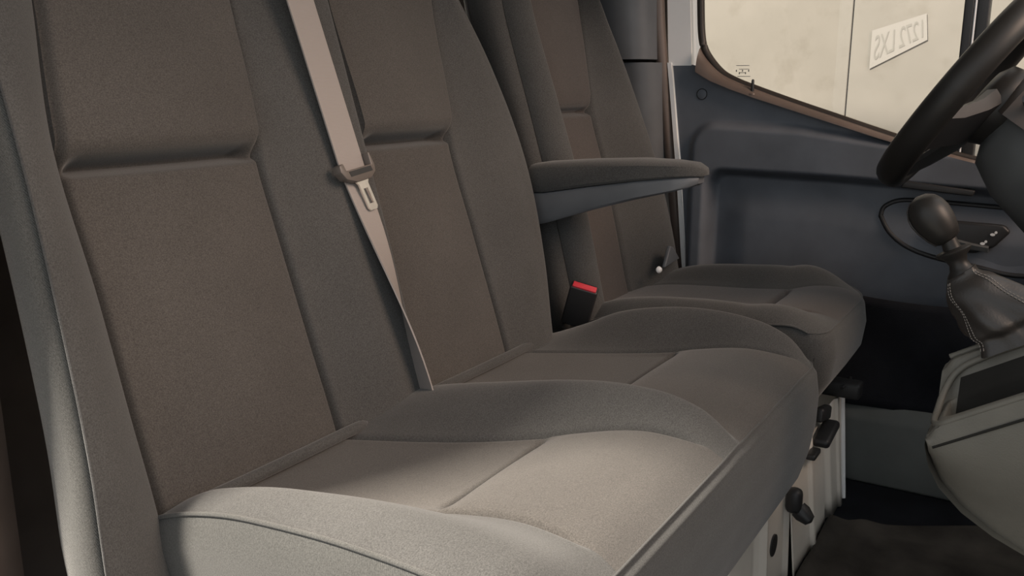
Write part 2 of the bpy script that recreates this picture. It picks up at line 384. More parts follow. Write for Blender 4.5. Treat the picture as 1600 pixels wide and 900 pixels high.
# window reflection of a registration plate, painted on a sheet at the workshop wall
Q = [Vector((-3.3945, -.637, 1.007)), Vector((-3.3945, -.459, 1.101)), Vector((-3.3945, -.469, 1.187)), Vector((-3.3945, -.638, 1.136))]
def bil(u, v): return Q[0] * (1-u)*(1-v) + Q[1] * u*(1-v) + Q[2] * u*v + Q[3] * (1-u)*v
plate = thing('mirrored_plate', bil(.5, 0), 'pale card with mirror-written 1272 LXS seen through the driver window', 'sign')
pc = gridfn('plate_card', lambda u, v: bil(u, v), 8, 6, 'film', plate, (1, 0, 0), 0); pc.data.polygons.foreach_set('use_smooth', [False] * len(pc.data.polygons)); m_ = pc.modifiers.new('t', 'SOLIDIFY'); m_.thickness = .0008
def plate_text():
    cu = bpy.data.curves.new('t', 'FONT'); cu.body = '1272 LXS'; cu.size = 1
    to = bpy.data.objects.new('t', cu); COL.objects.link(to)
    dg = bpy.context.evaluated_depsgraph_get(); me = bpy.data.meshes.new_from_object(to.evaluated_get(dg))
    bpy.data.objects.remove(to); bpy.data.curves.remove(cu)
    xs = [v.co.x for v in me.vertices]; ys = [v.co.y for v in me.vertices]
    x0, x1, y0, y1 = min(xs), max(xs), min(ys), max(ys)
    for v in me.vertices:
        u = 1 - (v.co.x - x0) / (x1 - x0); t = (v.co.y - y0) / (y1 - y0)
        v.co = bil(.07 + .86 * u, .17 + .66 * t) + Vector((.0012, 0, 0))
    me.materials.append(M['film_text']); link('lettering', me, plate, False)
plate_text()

# ---- driver side pillar between seat and door
def pillar_piece(name, ring_fn, zs, mat, lab):
    return tag(loft(name, [ring_fn(z) for z in zs], mat), lab, 'trim', kind='structure')
def up_ring(z):
    s = .10 * (1.2 - z)         # leans outboard towards the floor
    return [(DX + .10 - s + a, b + .02 * (1.0 - z), z) for a, b in ((-.12, -1.11), (-.02, -1.108), (.0, -1.098), (.012, -1.07), (.014, -1.04), (.010, -1.01), (-.002, -.985), (-.03, -.965), (-.12, -.96))]
def low_ring(z):
    s = .10 * (1.2 - z)
    return [(DX + .085 - s + a, b + .03 * (1.0 - z), z) for a, b in ((-.12, -1.13), (-.02, -1.128), (.0, -1.10), (.008, -1.06), (.008, -1.01), (.002, -.985), (-.015, -.965), (-.04, -.95), (-.12, -.945))]
pillar_piece('trim_2', up_ring, (1.02, 1.023, 1.1, 1.25, 1.5, 1.69), 'trim_grey', 'upper slate pillar cover behind the driver seat')
pillar_piece('trim_3', low_ring, (0.05, .3, .6, .85, 1.0, 1.012), 'trim_grey', 'lower slate pillar cover beside the driver backrest')
tag(tube('trim_4', [(DX + .012 - .06 * (1.2 - z), rear_y(z) - .032, z) for z in (.05, .3, .5, .7, .9, 1.1, 1.3, 1.6)], .016, 'trim_brown', None, 12), 'brown rubber door seal running down the driver door pillar', 'trim', kind='structure')
tag(rbox('trim_5', (DX + .08, -1.17, 1.05), (.1, .07, 1.2), 'trim_grey', None, .02), 'pale grey rear corner trim behind the driver headrest area', 'trim', kind='structure')

tag(rbox('wall_left', (DX - .04, -1.17, .82), (.05, .42, 1.69), 'dark', None, .005), 'dark body side behind the driver door pillar', 'wall', kind='structure')
# ---- footwell by the driver door
tag(prism('trim_6', [(-2.30, 0), (-2.19, 0.0), (-2.195, .06), (-2.205, .16), (-2.225, .198), (-2.30, .20)], 'y', -.72, .35, 'sill', None, .008), 'grey plastic door sill strip at the foot of the driver door', 'trim', kind='structure')
def carpet(u, v):
    y = lerp(-.62, .32, u); z = lerp(.19, .47, v)
    return (DX + .045 + .04 * (1 - v) + .012 * math.sin(9 * y + 4 * v), y, z + .02 * math.sin(5 * y) * v)
c_ = gridfn('carpet_lining', carpet, 40, 14, 'carpet', None, (1, 0, 0), 0)
sm = c_.modifiers.new('thick', 'SOLIDIFY'); sm.thickness = .015
tag(c_, 'black carpet lining between door panel and grey sill', 'carpet')
def matfn(u, v):
    y = lerp(-.36, .35, v); x = lerp(-1.94 - .55 * (y + .31), -1.62, u)
    h = .012 + .010 * S(-.335, -.30, y) * S(-.25, -.30, y) + .004 * math.sin(31 * x + 17 * y) * math.sin(23 * y)
    h += .02 * S(-.31, -.37, y + .06 * (x + 1.9))
    return (x, y, h)
mt = gridfn('floor_mat', matfn, 60, 60, 'mat', None, (0, 0, 1), 0); sm = mt.modifiers.new('thick', 'SOLIDIFY'); sm.thickness = .01; sm.offset = -1
tag(mt, 'worn dark rubber mat in the driver footwell', 'floor mat')

# ================================================================ PASSENGER BENCH
bench = thing('bench_seat', (-1.07, -.6, 0), 'grey fabric double passenger bench with two contoured places', 'seat')
nearE = lambda z: smooth_interp([(.40, -.495), (.455, -.498), (.56, -.509), (.68, -.516), (.86, -.524), (1.05, -.53), (1.3, -.56)], z)
s1 = lambda z: smooth_interp([(.40, -.605), (.48, -.605), (.59, -.600), (.72, -.597), (.89, -.592), (1.05, -.62), (1.3, -.66)], z)
s2 = lambda z: smooth_interp([(.40, -.915), (.47, -.912), (.61, -.898), (.76, -.887), (.86, -.884), (1.07, -.907), (1.3, -.92)], z)
s3 = lambda z: smooth_interp([(.40, -1.10), (.7, -1.100), (.96, -1.10), (1.3, -1.11)], z)
s4 = lambda z: smooth_interp([(.40, -1.375), (.477, -1.372), (.695, -1.348), (.857, -1.339), (1.109, -1.389), (1.3, -1.42)], z)
farE = lambda z: smooth_interp([(.40, -1.515), (.468, -1.519), (.618, -1.549), (.808, -1.561), (.984, -1.52), (1.113, -1.454), (1.3, -1.30)], z)
GZ = .858
def YB(x, z):
    t = z - .46
    y = -.86 - .28 * t + .010 * math.sin(math.pi * max(0, min(1, t / .62)))
    a1, a2, a3, a4, ne, fe = s1(z), s2(z), s3(z), s4(z), nearE(z), farE(z)
    if x >= a1:                                   # near bolster
        q = (x - a1) / (ne - a1); y += .052 * (1 - (1 - min(1, q)) ** 2.0)
    elif x >= a2: y += .006 * math.sin(math.pi * (x - a1) / (a2 - a1))
    elif x >= a3:
        q = (a2 - x) / (a2 - a3)
        y += .036 * S(0, .65, q) * (1 - S(.84, 1.0, q))
    elif x >= a4: y += .006 * math.sin(math.pi * (x - a3) / (a4 - a3))
    else:
        q = (a4 - x) / (a4 - fe)
        y += .030 * S(0, .7, q)
        e = max(0, (q - .80) / .20); y -= .035 * (1 - math.sqrt(max(0, 1 - min(1, e) ** 2)))
    for a in (a1, a2, a4): y += crease(x - a, .0048, .014)
    if a2 <= x <= a1 or a4 <= x <= a3:            # cross fold between upper and lower panel
        l, r_ = (a2, a1) if x >= a2 else (a4, a3)
        ed = S(0, .03, min(x - l, r_ - x)) * .85 + .15
        if z >= GZ: y += -.040 * ed * math.exp(-((z - GZ) / .016) ** 2) + .020 * S(GZ, GZ + .045, z) - .008 * S(GZ + .05, GZ + .22, z)
        else: y += -.040 * ed * math.exp(-((z - GZ) / .0032) ** 2)
    y -= .05 * S(1.12, 1.34, z)
    return y
back = loft('backrest', [[(nearE(z), YB(nearE(z), z) - .004, z), (nearE(z) + .008, YB(nearE(z), z) - .03, z), (nearE(z) + .008, YB(nearE(z), z) - .06, z), (nearE(z) - .006, YB(nearE(z), z) - .092, z), (nearE(z) - .035, YB(nearE(z), z) - .115, z), (nearE(z) - .10, YB(nearE(z), z) - .14, z),
                          (farE(z) + .10, YB(-1.05, z) - .14, z), (farE(z) + .02, YB(-1.05, z) - .11, z), (farE(z), YB(farE(z), z) - .03, z), (farE(z), YB(farE(z), z) - .001, z), (farE(z) + .05, YB(-1.3, z) - .06, z), (-1.1, YB(-1.2, z) - .06, z), (-.7, YB(-.7, z) - .06, z), (nearE(z) - .03, YB(nearE(z), z) - .08, z)]
                         for z in [.38 + .02 * k for k in range(47)]], 'fab_side', bench, auto=None)
def bcell(name, xa, xb, z0, z1, nu, nv, mat, ease=.8, easev=0):
    return gridfn(name, lambda u, v: (lambda z: (lambda x: (x, YB(x, z), z))(lerp(xa(z), xb(z), u)))(lerp(z0, z1, v)), nu, nv, mat, back, (0, 1, 0), ease, easev=easev)
bcell('bolster', nearE, s1, .38, 1.30, 30, 90, 'fab_bolster')
bcell('lower_panel', s1, s2, .38, GZ, 70, 110, 'fab_panel', .8, .75)
bcell('upper_panel', s1, s2, GZ, 1.30, 70, 100, 'fab_panel', .8, .75)
bcell('bolster', s2, s3, .38, 1.30, 50, 90, 'fab_bolster')
bcell('lower_panel', s3, s4, .38, GZ, 60, 110, 'fab_panel', .8, .75)
bcell('upper_panel', s3, s4, GZ, 1.30, 60, 100, 'fab_panel', .8, .75)
bcell('bolster', s4, farE, .38, 1.30, 50, 90, 'fab_bolster')
tube('seam', [(nearE(z) + .001, YB(nearE(z), z) - .001, z) for z in [.40 + .03 * k for k in range(31)]], .0016, 'fab_dark', back, 6)

# cushion: z over (x, y)
YF, YR = -.345, -.90
NX, FX = -.598, -1.600
CG = -.578                                        # cross groove
c1 = lambda y: smooth_interp([(-.90, -.66), (-.80, -.70), (-.65, -.745), (-.55, -.765), (-.42, -.765), (-.345, -.76)], y)
c2 = lambda y: smooth_interp([(-.90, -.90), (-.84, -.92), (-.70, -.975), (-.58, -1.03), (-.46, -1.075), (-.345, -1.09)], y)
c3 = lambda y: smooth_interp([(-.90, -1.10), (-.84, -1.115), (-.70, -1.13), (-.58, -1.14), (-.345, -1.16)], y)
c4 = lambda y: smooth_interp([(-.90, -1.40), (-.84, -1.425), (-.70, -1.48), (-.58, -1.515), (-.45, -1.535), (-.345, -1.545)], y)
rimz = lambda y: smooth_interp([(-.92, .425), (-.885, .448), (-.84, .472), (-.76, .495), (-.69, .506), (-.55, .515), (-.41, .507), (-.345, .475)], y)
midz = lambda y: smooth_interp([(-.92, .470), (-.86, .482), (-.80, .498), (-.72, .513), (-.56, .537), (-.46, .536), (-.40, .520), (-.37, .500), (-.345, .474)], y)
farz = lambda y: smooth_interp([(-.92, .440), (-.86, .458), (-.79, .487), (-.72, .520), (-.62, .541), (-.53, .545), (-.45, .535), (-.40, .518), (-.37, .500), (-.345, .474)], y)
def ZP(y):                                        # panel level
    return smooth_interp([(-.92, .452), (-.86, .455), (-.70, .462), (-.60, .470), (CG, .473)], y) if y < CG else smooth_interp([(CG, .474), (-.54, .487), (-.46, .498), (-.40, .494), (-.37, .487), (-.345, .472)], y)
def ZS(y):                                        # the same without the step, where the bolsters start
    return smooth_interp([(-.92, .452), (-.86, .455), (-.70, .463), (-.60, .473), (-.54, .485), (-.46, .497), (-.40, .494), (-.37, .487), (-.345, .472)], y)
def ZC(x, y):
    a1, a2, a3, a4 = c1(y), c2(y), c3(y), c4(y)
    fade = S(-.345, -.39, y)
    if x >= a1:
        q = (x - a1) / (NX - a1)
        crest = rimz(y) + .014 * S(-.9, -.8, y) * fade
        z = lerp(ZS(y), crest, S(0, .62, q)); e = max(0, (q - .55) / .45)
        z -= (crest - rimz(y)) * e * e
    elif x >= a2 or a4 <= x < a3:
        l, r_ = (a2, a1) if x >= a2 else (a4, a3); d = min(x - l, r_ - x)
        z = lerp(ZS(y), ZP(y), S(0, .03, d)) - .004 * math.sin(math.pi * (x - l) / (r_ - l)) * (1 if y < CG else -.8 * fade)
        z += crease(y - CG, .0055, .017) * S(0, .05, d)
    elif x >= a3:
        q = (a2 - x) / (a2 - a3); z = lerp(ZS(y), midz(y), S(-.12, .74, q) - S(-.12, .74, 0) * (1 - min(1, max(0, q) / .3)))  if q < .76 else lerp(midz(y), ZS(y), S(.76, 1.02, q))
    else:
        q = (a4 - x) / (a4 - FX)
        z = lerp(ZS(y), farz(y) + .004 * fade, S(0, .80, q)); e = max(0, (q - .6) / .4); z -= .055 * e * e * e * fade
    for a in (a1, a2, a3, a4):
        z += crease(x - a, .0045, .009) * S(-.36, -.42, y)
    return z
cush = None
def front_profile(x):
    # points from the seam down the front
    return [(YF + .000, 0), (YF + .010, -.012), (YF + .016, -.05), (YF + .015, -.10), (YF + .006, -.16), (YF - .008, -.21), (YF - .03, -.25)]
def fpanel(u, v):
    x = lerp(NX, FX, u); pr = front_profile(x); s = v * (len(pr) - 1); i = min(int(s), len(pr) - 2); t = s - i
    y = lerp(pr[i][0], pr[i+1][0], t); dz = lerp(pr[i][1], pr[i+1][1], t)
    z0 = ZC(x, YF)
    cr = max(0, (FX + .05 - x) / .05); cn = max(0, (x - NX + .03) / .03)
    y -= .045 * (1 - math.sqrt(max(0, 1 - cr * cr))) + .02 * (1 - math.sqrt(max(0, 1 - cn * cn)))
    return (x, y, z0 + dz)
cush = gridfn('cushion', fpanel, 120, 30, 'fab_bolster', bench, (0, 1, 0), .3)
def corner_y(x, y):
    cr = max(0, (FX + .05 - x) / .05); cn = max(0, (x - NX + .03) / .03)
    k = S(-.45, YF, y)
    return y - k * (.045 * (1 - math.sqrt(max(0, 1 - cr * cr))) + .02 * (1 - math.sqrt(max(0, 1 - cn * cn))))
def ccell(name, xa, xb, y0, y1, nu, nv, mat, ease=.8, easev=.5):
    def fn(u, v):
        y = lerp(y0, y1, v); x = lerp(xa(y), xb(y), u); return (x, corner_y(x, y), ZC(x, y))
    return gridfn(name, fn, nu, nv, mat, cush, (0, 0, 1), ease, easev=easev)
ccell('bolster', lambda y: NX, c1, YR, YF, 40, 90, 'fab_bolster')
ccell('rear_panel', c1, c2, YR, CG, 60, 60, 'fab_panel', .8, .8)
ccell('front_panel', c1, c2, CG, YF, 60, 50, 'fab_panel', .8, .8)
ccell('bolster', c2, c3, YR, YF, 40, 90, 'fab_bolster')
ccell('rear_panel', c3, c4, YR, CG, 60, 60, 'fab_panel', .8, .8)
ccell('front_panel', c3, c4, CG, YF, 60, 50, 'fab_panel', .8, .8)
ccell('bolster', c4, lambda y: FX, YR, YF, 40, 90, 'fab_bolster')
def sidep(xe, sgn):
    def fn(u, v):
        y = lerp(YR - .02 * v, YF, u); z0 = ZC(xe, max(y, YR)); z = lerp(z0, .215, v)
        k = 4 * v * (1 - v)
        yy = corner_y(xe, max(y, YR)) if y >= YR else y
        yy += S(.8, 1, u) * (.012 * k - .03 * v * v)
        p = Vector((xe + sgn * (.014 * min(1, v * 7) ** .6 * (1 - .3 * v)), yy, z)); return p.lerp(Vector(fpanel(0 if sgn > 0 else 1, v)), S(.9, 1, u))
    return fn
gridfn('side_panel', sidep(NX, 1), 60, 24, 'fab_side', cush, (1, 0, 0), .2)
gridfn('side_panel', sidep(FX, -1), 60, 24, 'fab_bolster', cush, (-1, 0, 0), .2)
tube('seam_piping', [(NX + .001, y if y < YF - .05 else corner_y(NX, y), ZC(NX, y) + .0005) for y in [YR + (YF - YR) * k / 60 for k in range(61)]], .0028, 'fab_side', cush, 8)
tube('seam_piping', [(lerp(NX, FX, k / 80), corner_y(lerp(NX, FX, k / 80), YF) + .001, ZC(lerp(NX, FX, k / 80), YF)) for k in range(81)], .0016, 'fab_bolster', cush, 8)
def rearroll(x0, x1, z0):
    return tube('rear_roll', dense([(lerp(x0, x1, t), -.850 - (.02 if t in (0, 1) else 0), z0 - (.02 if t in (0, 1) else 0)) for t in (0, .06, .3, .6, .94, 1)], 5), lambda t: .0085 * (.15 + .85 * S(0, .08, t) * S(1, .92, t)), 'fab_bolster', cush, 12)
rearroll(-.63, -.965, .463); rearroll(-1.10, -1.475, .463)
loft('seat_pan', [[(NX - .01, YR, z), (FX + .01, YR, z), (FX + .01, YF - .04, z), (NX - .01, YF - .04, z)] for z in (.22, .40)], 'black', bench, smooth=False)
# pedestal of the bench: painted sheet metal box with ribs and holes
def rib_face(name, x0, x1, yb, yt, z0, z1, parent, ribs):
    def fn(u, v):
        x = lerp(x0, x1, u); d = 0
        for rx, wd_, h in ribs: d += h * S(wd_, wd_ * .5, abs(x - rx))
        return (x, lerp(yb, yt, v) + d, lerp(z0, z1, v))
    o = gridfn(name, fn, 160, 6, 'ped', parent, (0, 1, 0), 0)
    m_ = o.modifiers.new('t', 'SOLIDIFY'); m_.thickness = .003; return o
rib_face('pedestal', -.72, -1.635, -.383, -.392, .004, .235, bench, [(-1.475, .010, .010), (-1.44, .02, -.007), (-1.25, .05, -.008), (-.9, .04, -.008), (-1.628, .008, .008)])
lathe('pedestal_hole', [(0, .0001), (0, .021), (.004, .021), (.004, .0001)], (-1.547, -.389, .121), (0, 1, 0), 'black', bench, 24)
bm_ = rbox('fold_catch', (-1.62, -.372, .185), (.03, .03, .05), 'black', bench, .012)
lathe('fold_catch', [(0, .017), (.012, .018), (.03, .012), (.034, .001)], (-1.63, -.366, .165), (.1, .7, -.5), 'black', bench, 16)

# ================================================================ DRIVER SEAT
drv = thing('driver_seat', (-1.92, -.6, 0), 'single grey fabric driver seat with padded armrest beside the door', 'seat')
dN = lambda z: smooth_interp([(.42, -1.66), (.6, -1.645), (.9, -1.625), (1.15, -1.63), (1.35, -1.68)], z)
d1 = lambda z: smooth_interp([(.42, -1.765), (.6, -1.76), (.70, -1.755), (.9, -1.725), (1.12, -1.70), (1.35, -1.72)], z)
d2 = lambda z: smooth_interp([(.42, -1.95), (.52, -1.945), (.78, -1.93), (.89, -1.925), (1.14, -1.985), (1.35, -1.98)], z)
dF = lambda z: smooth_interp([(.42, -2.19), (.58, -2.19), (.76, -2.16), (.885, -2.125), (1.017, -2.075), (1.14, -2.01), (1.3, -1.90), (1.35, -1.86)], z)
DG = .892
def YD(x, z):
    y = -.885 - .26 * (z - .52) + .012 * math.sin(math.pi * max(0, min(1, (z - .5) / .6)))
    n, a, b, f_ = dN(z), d1(z), d2(z), dF(z)
    if x >= a:
        q = (x - a) / (n - a); y += .060 * S(0, .6, q); e = max(0, (q - .6) / .4); y -= .05 * (1 - math.sqrt(max(0, 1 - e * e)))
    elif x >= b:
        ed = S(0, .03, min(x - b, a - x)) * .6 + .4
        y -= ed * .032 * math.exp(-((z - DG) / (.012 if z > DG else .005)) ** 2)
        y += .008 * S(DG, DG + .05, z)
    else:
        q = (b - x) / (b - f_); y += .055 * S(0, .7, q); e = max(0, (q - .7) / .3); y -= .05 * (1 - math.sqrt(max(0, 1 - e * e)))
    for s_ in (a, b): y += crease(x - s_, .0055, .013)
    return y - .05 * S(1.15, 1.35, z)
dback = loft('backrest', [[(dN(z), YD(dN(z), z) - .001, z), (dN(z) + .012, YD(dN(z), z) - .03, z), (dN(z) + .008, YD(dN(z), z) - .08, z), (dN(z) - .05, YD(dN(z), z) - .13, z), (dF(z) + .05, YD(dF(z), z) - .13, z), (dF(z) - .006, YD(dF(z), z) - .06, z), (dF(z), YD(dF(z), z) - .001, z), (-2.0 if dF(z) < -2.05 else dF(z) + .02, YD(-1.8, z) - .05, z), (-1.72, YD(-1.8, z) - .05, z)] for z in [.42 + .02 * k for k in range(47)]], 'fab_bolster', drv, auto=None)
def dcell(name, xa, xb, z0, z1, nu, nv, mat, easev=0):
    return gridfn(name, lambda u, v: (lambda z: (lambda x: (x, YD(x, z), z))(lerp(xa(z), xb(z), u)))(lerp(z0, z1, v)), nu, nv, mat, dback, (0, 1, 0), .8, easev=easev)
dcell('bolster', dN, d1, .42, 1.34, 30, 70, 'fab_bolster')
dcell('lower_panel', d1, d2, .42, DG, 40, 80, 'fab_drv_panel', .75)
dcell('upper_panel', d1, d2, DG, 1.34, 40, 80, 'fab_drv_panel', .75)
dcell('bolster', d2, dF, .42, 1.34, 30, 70, 'fab_bolster')
# driver cushion
DN, DF, DYF, DYR = -1.665, -2.175, -.35, -.92
e1 = lambda y: smooth_interp([(-.92, -1.75), (-.7, -1.76), (-.5, -1.775), (-.35, -1.79)], y)
e2 = lambda y: smooth_interp([(-.92, -2.02), (-.7, -2.03), (-.5, -2.045), (-.35, -2.05)], y)
def dcorner(x, y):
    k = S(-.66, DYF, y); cf = max(0, (DF + .20 - x) / .20); cn = max(0, (x - DN + .05) / .05)
    return y - k * (.10 * min(1, cf) ** 2.2 + .03 * (1 - math.sqrt(max(0, 1 - min(1, cn) ** 2))))
def ZD(x, y):
    z = smooth_interp([(-.92, .455), (-.80, .480), (-.60, .492), (-.52, .498)], y) if y < -.51 else smooth_interp([(-.51, .499), (-.46, .512), (-.42, .516), (-.385, .513), (-.35, .503)], y)
    a, b = e1(y), e2(y)
    am = smooth_interp([(-.92, -.02), (-.86, .01), (-.76, .032), (-.60, .040), (-.46, .026), (-.38, .008), (-.35, 0)], y)
    if x >= a: q = (x - a) / (DN - a); z += am * S(0, .55, q) - .03 * max(0, (q - .6) / .4) ** 2 * S(-.345, -.45, y)
    elif x <= b: q = (b - x) / (b - DF); z += smooth_interp([(-.92, -.02), (-.86, .01), (-.76, .032), (-.60, .040), (-.50, .035), (-.42, .022), (-.35, 0)], y) * S(0, .55, q) - .035 * max(0, (q - .6) / .4) ** 2
    else: z += crease(y + .51, .006, .012) * S(0, .05, min(x - b, a - x))
    for s_ in (a, b): z += crease(x - s_, .006, .003) * S(-.36, -.44, y)
    return z
def dfront(u, v):
    x = lerp(DN, DF, u); pr = [(0, 0), (.008, -.012), (.014, -.05), (.008, -.10), (-.02, -.15), (-.06, -.18)]
    s = v * 5; i = min(int(s), 4); t = s - i
    return (x, dcorner(x, DYF) + lerp(pr[i][0], pr[i+1][0], t), ZD(x, DYF) + lerp(pr[i][1], pr[i+1][1], t))
dcu = gridfn('cushion', dfront, 80, 24, 'fab_bolster', drv, (0, 1, 0), .3)
def dc(name, xa, xb, y0, y1, nu, nv, mat, ev=.5):
    def fn(u, v):
        y = lerp(y0, y1, v); x = lerp(xa(y), xb(y), u); return (x, dcorner(x, y), ZD(x, y))
    return gridfn(name, fn, nu, nv, mat, dcu, (0, 0, 1), .7, easev=ev)
dc('bolster', lambda y: DN, e1, DYR, DYF, 30, 60, 'fab_bolster')
dc('rear_panel', e1, e2, DYR, -.51, 40, 40, 'fab_drv_panel', .8)
dc('front_panel', e1, e2, -.51, DYF, 40, 30, 'fab_drv_panel', .8)
dc('bolster', e2, lambda y: DF, DYR, DYF, 30, 60, 'fab_bolster')
def dside(xe, sg):
    def fn(u, v):
        y = lerp(DYR, DYF, u); z0 = ZD(xe, y); p = Vector((xe + sg * .016 * math.sin(math.pi * min(1, v * 1.3)), dcorner(xe, y) - .06 * v * v * S(.7, 1, u), lerp(z0, .325, v))); return p.lerp(Vector(dfront(0 if sg > 0 else 1, v)), S(.86, 1, u))
    return fn
gridfn('side_panel', dside(DN, 1), 50, 16, 'fab_bolster', dcu, (1, 0, 0), .2)
gridfn('side_panel', dside(DF, -1), 50, 16, 'fab_bolster', dcu, (-1, 0, 0), .2)
tube('seam_piping', [(lerp(DN, DF, k / 60), dcorner(lerp(DN, DF, k / 60), DYF) + .001, ZD(lerp(DN, DF, k / 60), DYF)) for k in range(61)], .0016, 'fab_bolster', dcu, 8)
tube('seam_piping', [(DN + .001, dcorner(DN, y), ZD(DN, y)) for y in [DYR + (DYF - DYR) * k / 50 for k in range(51)]], .0024, 'fab_bolster', dcu, 8)
rbox('seat_pan', (-1.92, -.64, .34), (.46, .44, .08), 'black', drv, .01)
# pedestal
rib_face('pedestal', -1.64, -2.08, -.365, -.392, .004, .262, drv, [(-1.78, .012, .008), (-1.93, .035, -.010), (-2.03, .012, .006)])
rbox('pedestal_side', (-2.08, -.59, .13), (.006, .38, .262), 'ped', drv, .002)
tube('pedestal_edge', [(-2.06, -.362, .01), (-2.075, -.376, .14), (-2.085, -.389, .262)], .0055, 'white', drv, 8)
rbox('seat_rail', (-2.04, -.42, .285), (.05, .16, .035), 'black', drv, .006)
rbox('rail_end', (-2.05, -.385, .278), (.06, .03, .022), 'black', drv, .005)
tube('rail_latch', [(-2.0, -.375, .296), (-2.05, -.368, .30), (-2.09, -.375, .295)], .004, 'black', drv, 8)
rbox('adjuster_lever', (-1.84, -.368, .246), (.10, .035, .020), 'black', drv, .008, Matrix.Rotation(.15, 3, 'Y'))
rbox('adjuster_lever', (-1.84, -.378, .288), (.08, .02, .03), 'black', drv, .006, Matrix.Rotation(-.2, 3, 'Y'))
rbox('adjuster_lever', (-1.76, -.374, .228), (.05, .02, .012), 'black', drv, .004)
# armrest
def arm_rings(parts):
    out = []
    for y, z0, z1, w, cr in parts:
        x0 = -1.612
        out.append([(x0 + w * cx, y, lerp(z0, z1, cz) + cr * (1 - (2 * (cx)) ** 2) * (cz > .99)) for cx, cz in
                    ((.5, .12), (.5, .5), (.5, .86), (.46, .96), (.36, 1), (.18, 1), (0, 1), (-.18, 1), (-.36, 1), (-.46, .96), (-.5, .86), (-.5, .5), (-.5, .12), (-.44, 0), (0, 0), (.44, 0))])
    return out
arm = loft('armrest', arm_rings([(-.935, .672, .742, .078, 0), (-.90, .680, .744, .080, 0), (-.80, .713, .762, .080, 0), (-.70, .742, .778, .080, 0), (-.63, .760, .787, .076, 0), (-.597, .770, .790, .06, 0), (-.583, .777, .790, .03, 0)]), 'trim_grey', drv)
loft('armrest_pad', arm_rings([(-.935, .742, .795, .080, .004), (-.90, .744, .799, .084, .006), (-.80, .762, .806, .086, .008), (-.70, .778, .812, .086, .008), (-.63, .787, .813, .082, .006), (-.594, .790, .812, .066, .004), (-.576, .791, .806, .034, .001), (-.571, .793, .801, .014, 0)]), 'fab_bolster', arm)
lathe('armrest_pivot', [(0, .05), (.03, .05), (.034, .045), (.034, .001)], (-1.655, -.935, .735), (1, 0, 0), 'black', drv, 24)

# ================================================================ BELTS
belt = thing('seat_belt', (-1.06, -.815, .47), 'beige seat belt with steel tongue hanging across the bench backrest', 'seat belt')
def strip(name, pts, parent, th=.0012):
    rings = []
    for (c, wv_, hw) in pts:
        c = Vector(c); wv_ = Vector(wv_).normalized(); n_ = Vector((0, 1, .28)).normalized(); n_ = (n_ - wv_ * n_.dot(wv_)).normalized()
        rings.append([c + wv_ * hw + n_ * th, c - wv_ * hw + n_ * th, c - wv_ * hw - n_ * th, c + wv_ * hw - n_ * th])
    return loft(name, rings, 'webbing', parent, True, True, None, 30)
def bp(x, z, off): return (x, YB(x, z) + off, z)
W0 = Vector((1, 0, 0))
B0, B1 = Vector((-.994, -.978, 1.077)), Vector((-1.018, -.911, .832))
up_ = []
for k in range(13):
    t = -.75 + 1.75 * k / 12
    c = B0.lerp(B1, t); up_.append((c, (1, 0, .03), .0275))
strip('webbing', up_, belt)
B2 = Vector((-1.0625, -.813, .474))
low = []
for k in range(17):
    t = k / 16
    c = (B1 + Vector((0, -.004, 0))).lerp(B2, t) + Vector((0, .010, .003)) * math.sin(math.pi * t); ang = lerp(0, 1.25, S(.05, 1, t))
    low.append((c, (math.cos(ang), math.sin(ang), .03), lerp(.0235, .0225, t)))
strip('webbing', low, belt)
# tongue: black shell round the webbing + steel blade
ax_d = (B2 - B1).normalized(); tx = Vector((1, 0, 0)); tx = (tx - ax_d * tx.dot(ax_d)).normalized(); tn = tx.cross(ax_d).normalized()
if tn.y < 0: tn = -tn
tc = B1 + tn * .004
def TP(a, d, n_): return tc + tx * a + ax_d * d + tn * n_
def rounded_plate(name, outline, n0, n1, mat, parent, bev=.002):
    bm = bmesh.new(); lo = [bm.verts.new(TP(a, d, n0)) for a, d in outline]; hi = [bm.verts.new(TP(a, d, n1)) for a, d in outline]; n = len(outline)
    bm.faces.new(lo); bm.faces.new(hi[::-1])
    for i in range(n): bm.faces.new((lo[i], lo[(i+1) % n], hi[(i+1) % n], hi[i]))
    bmesh.ops.recalc_face_normals(bm, faces=bm.faces)
    if bev: bmesh.ops.bevel(bm, geom=bm.edges[:], offset=bev, segments=2, profile=.5, affect='EDGES', clamp_overlap=True)
    return bmobj(name, bm, mat, parent, True, None, 35)
M['tongue'] = plastic('tongue_brown_plastic', (.11, .095, .085), .4, bump=0)
tong = rounded_plate('tongue_housing', [(.040, -.012), (.041, -.002), (.033, .010), (.012, .018), (-.020, .018), (-.034, .010), (-.036, .0), (-.032, -.020), (-.0285, -.020), (-.0285, -.002), (.0285, -.002), (.031, -.014)], -.006, .010, 'tongue', belt, .003)
rounded_plate('tongue_slot', [(.025, .000), (-.025, .000), (-.027, .008), (.023, .008)], .009, .0106, 'black', tong, 0)
tcs = 0
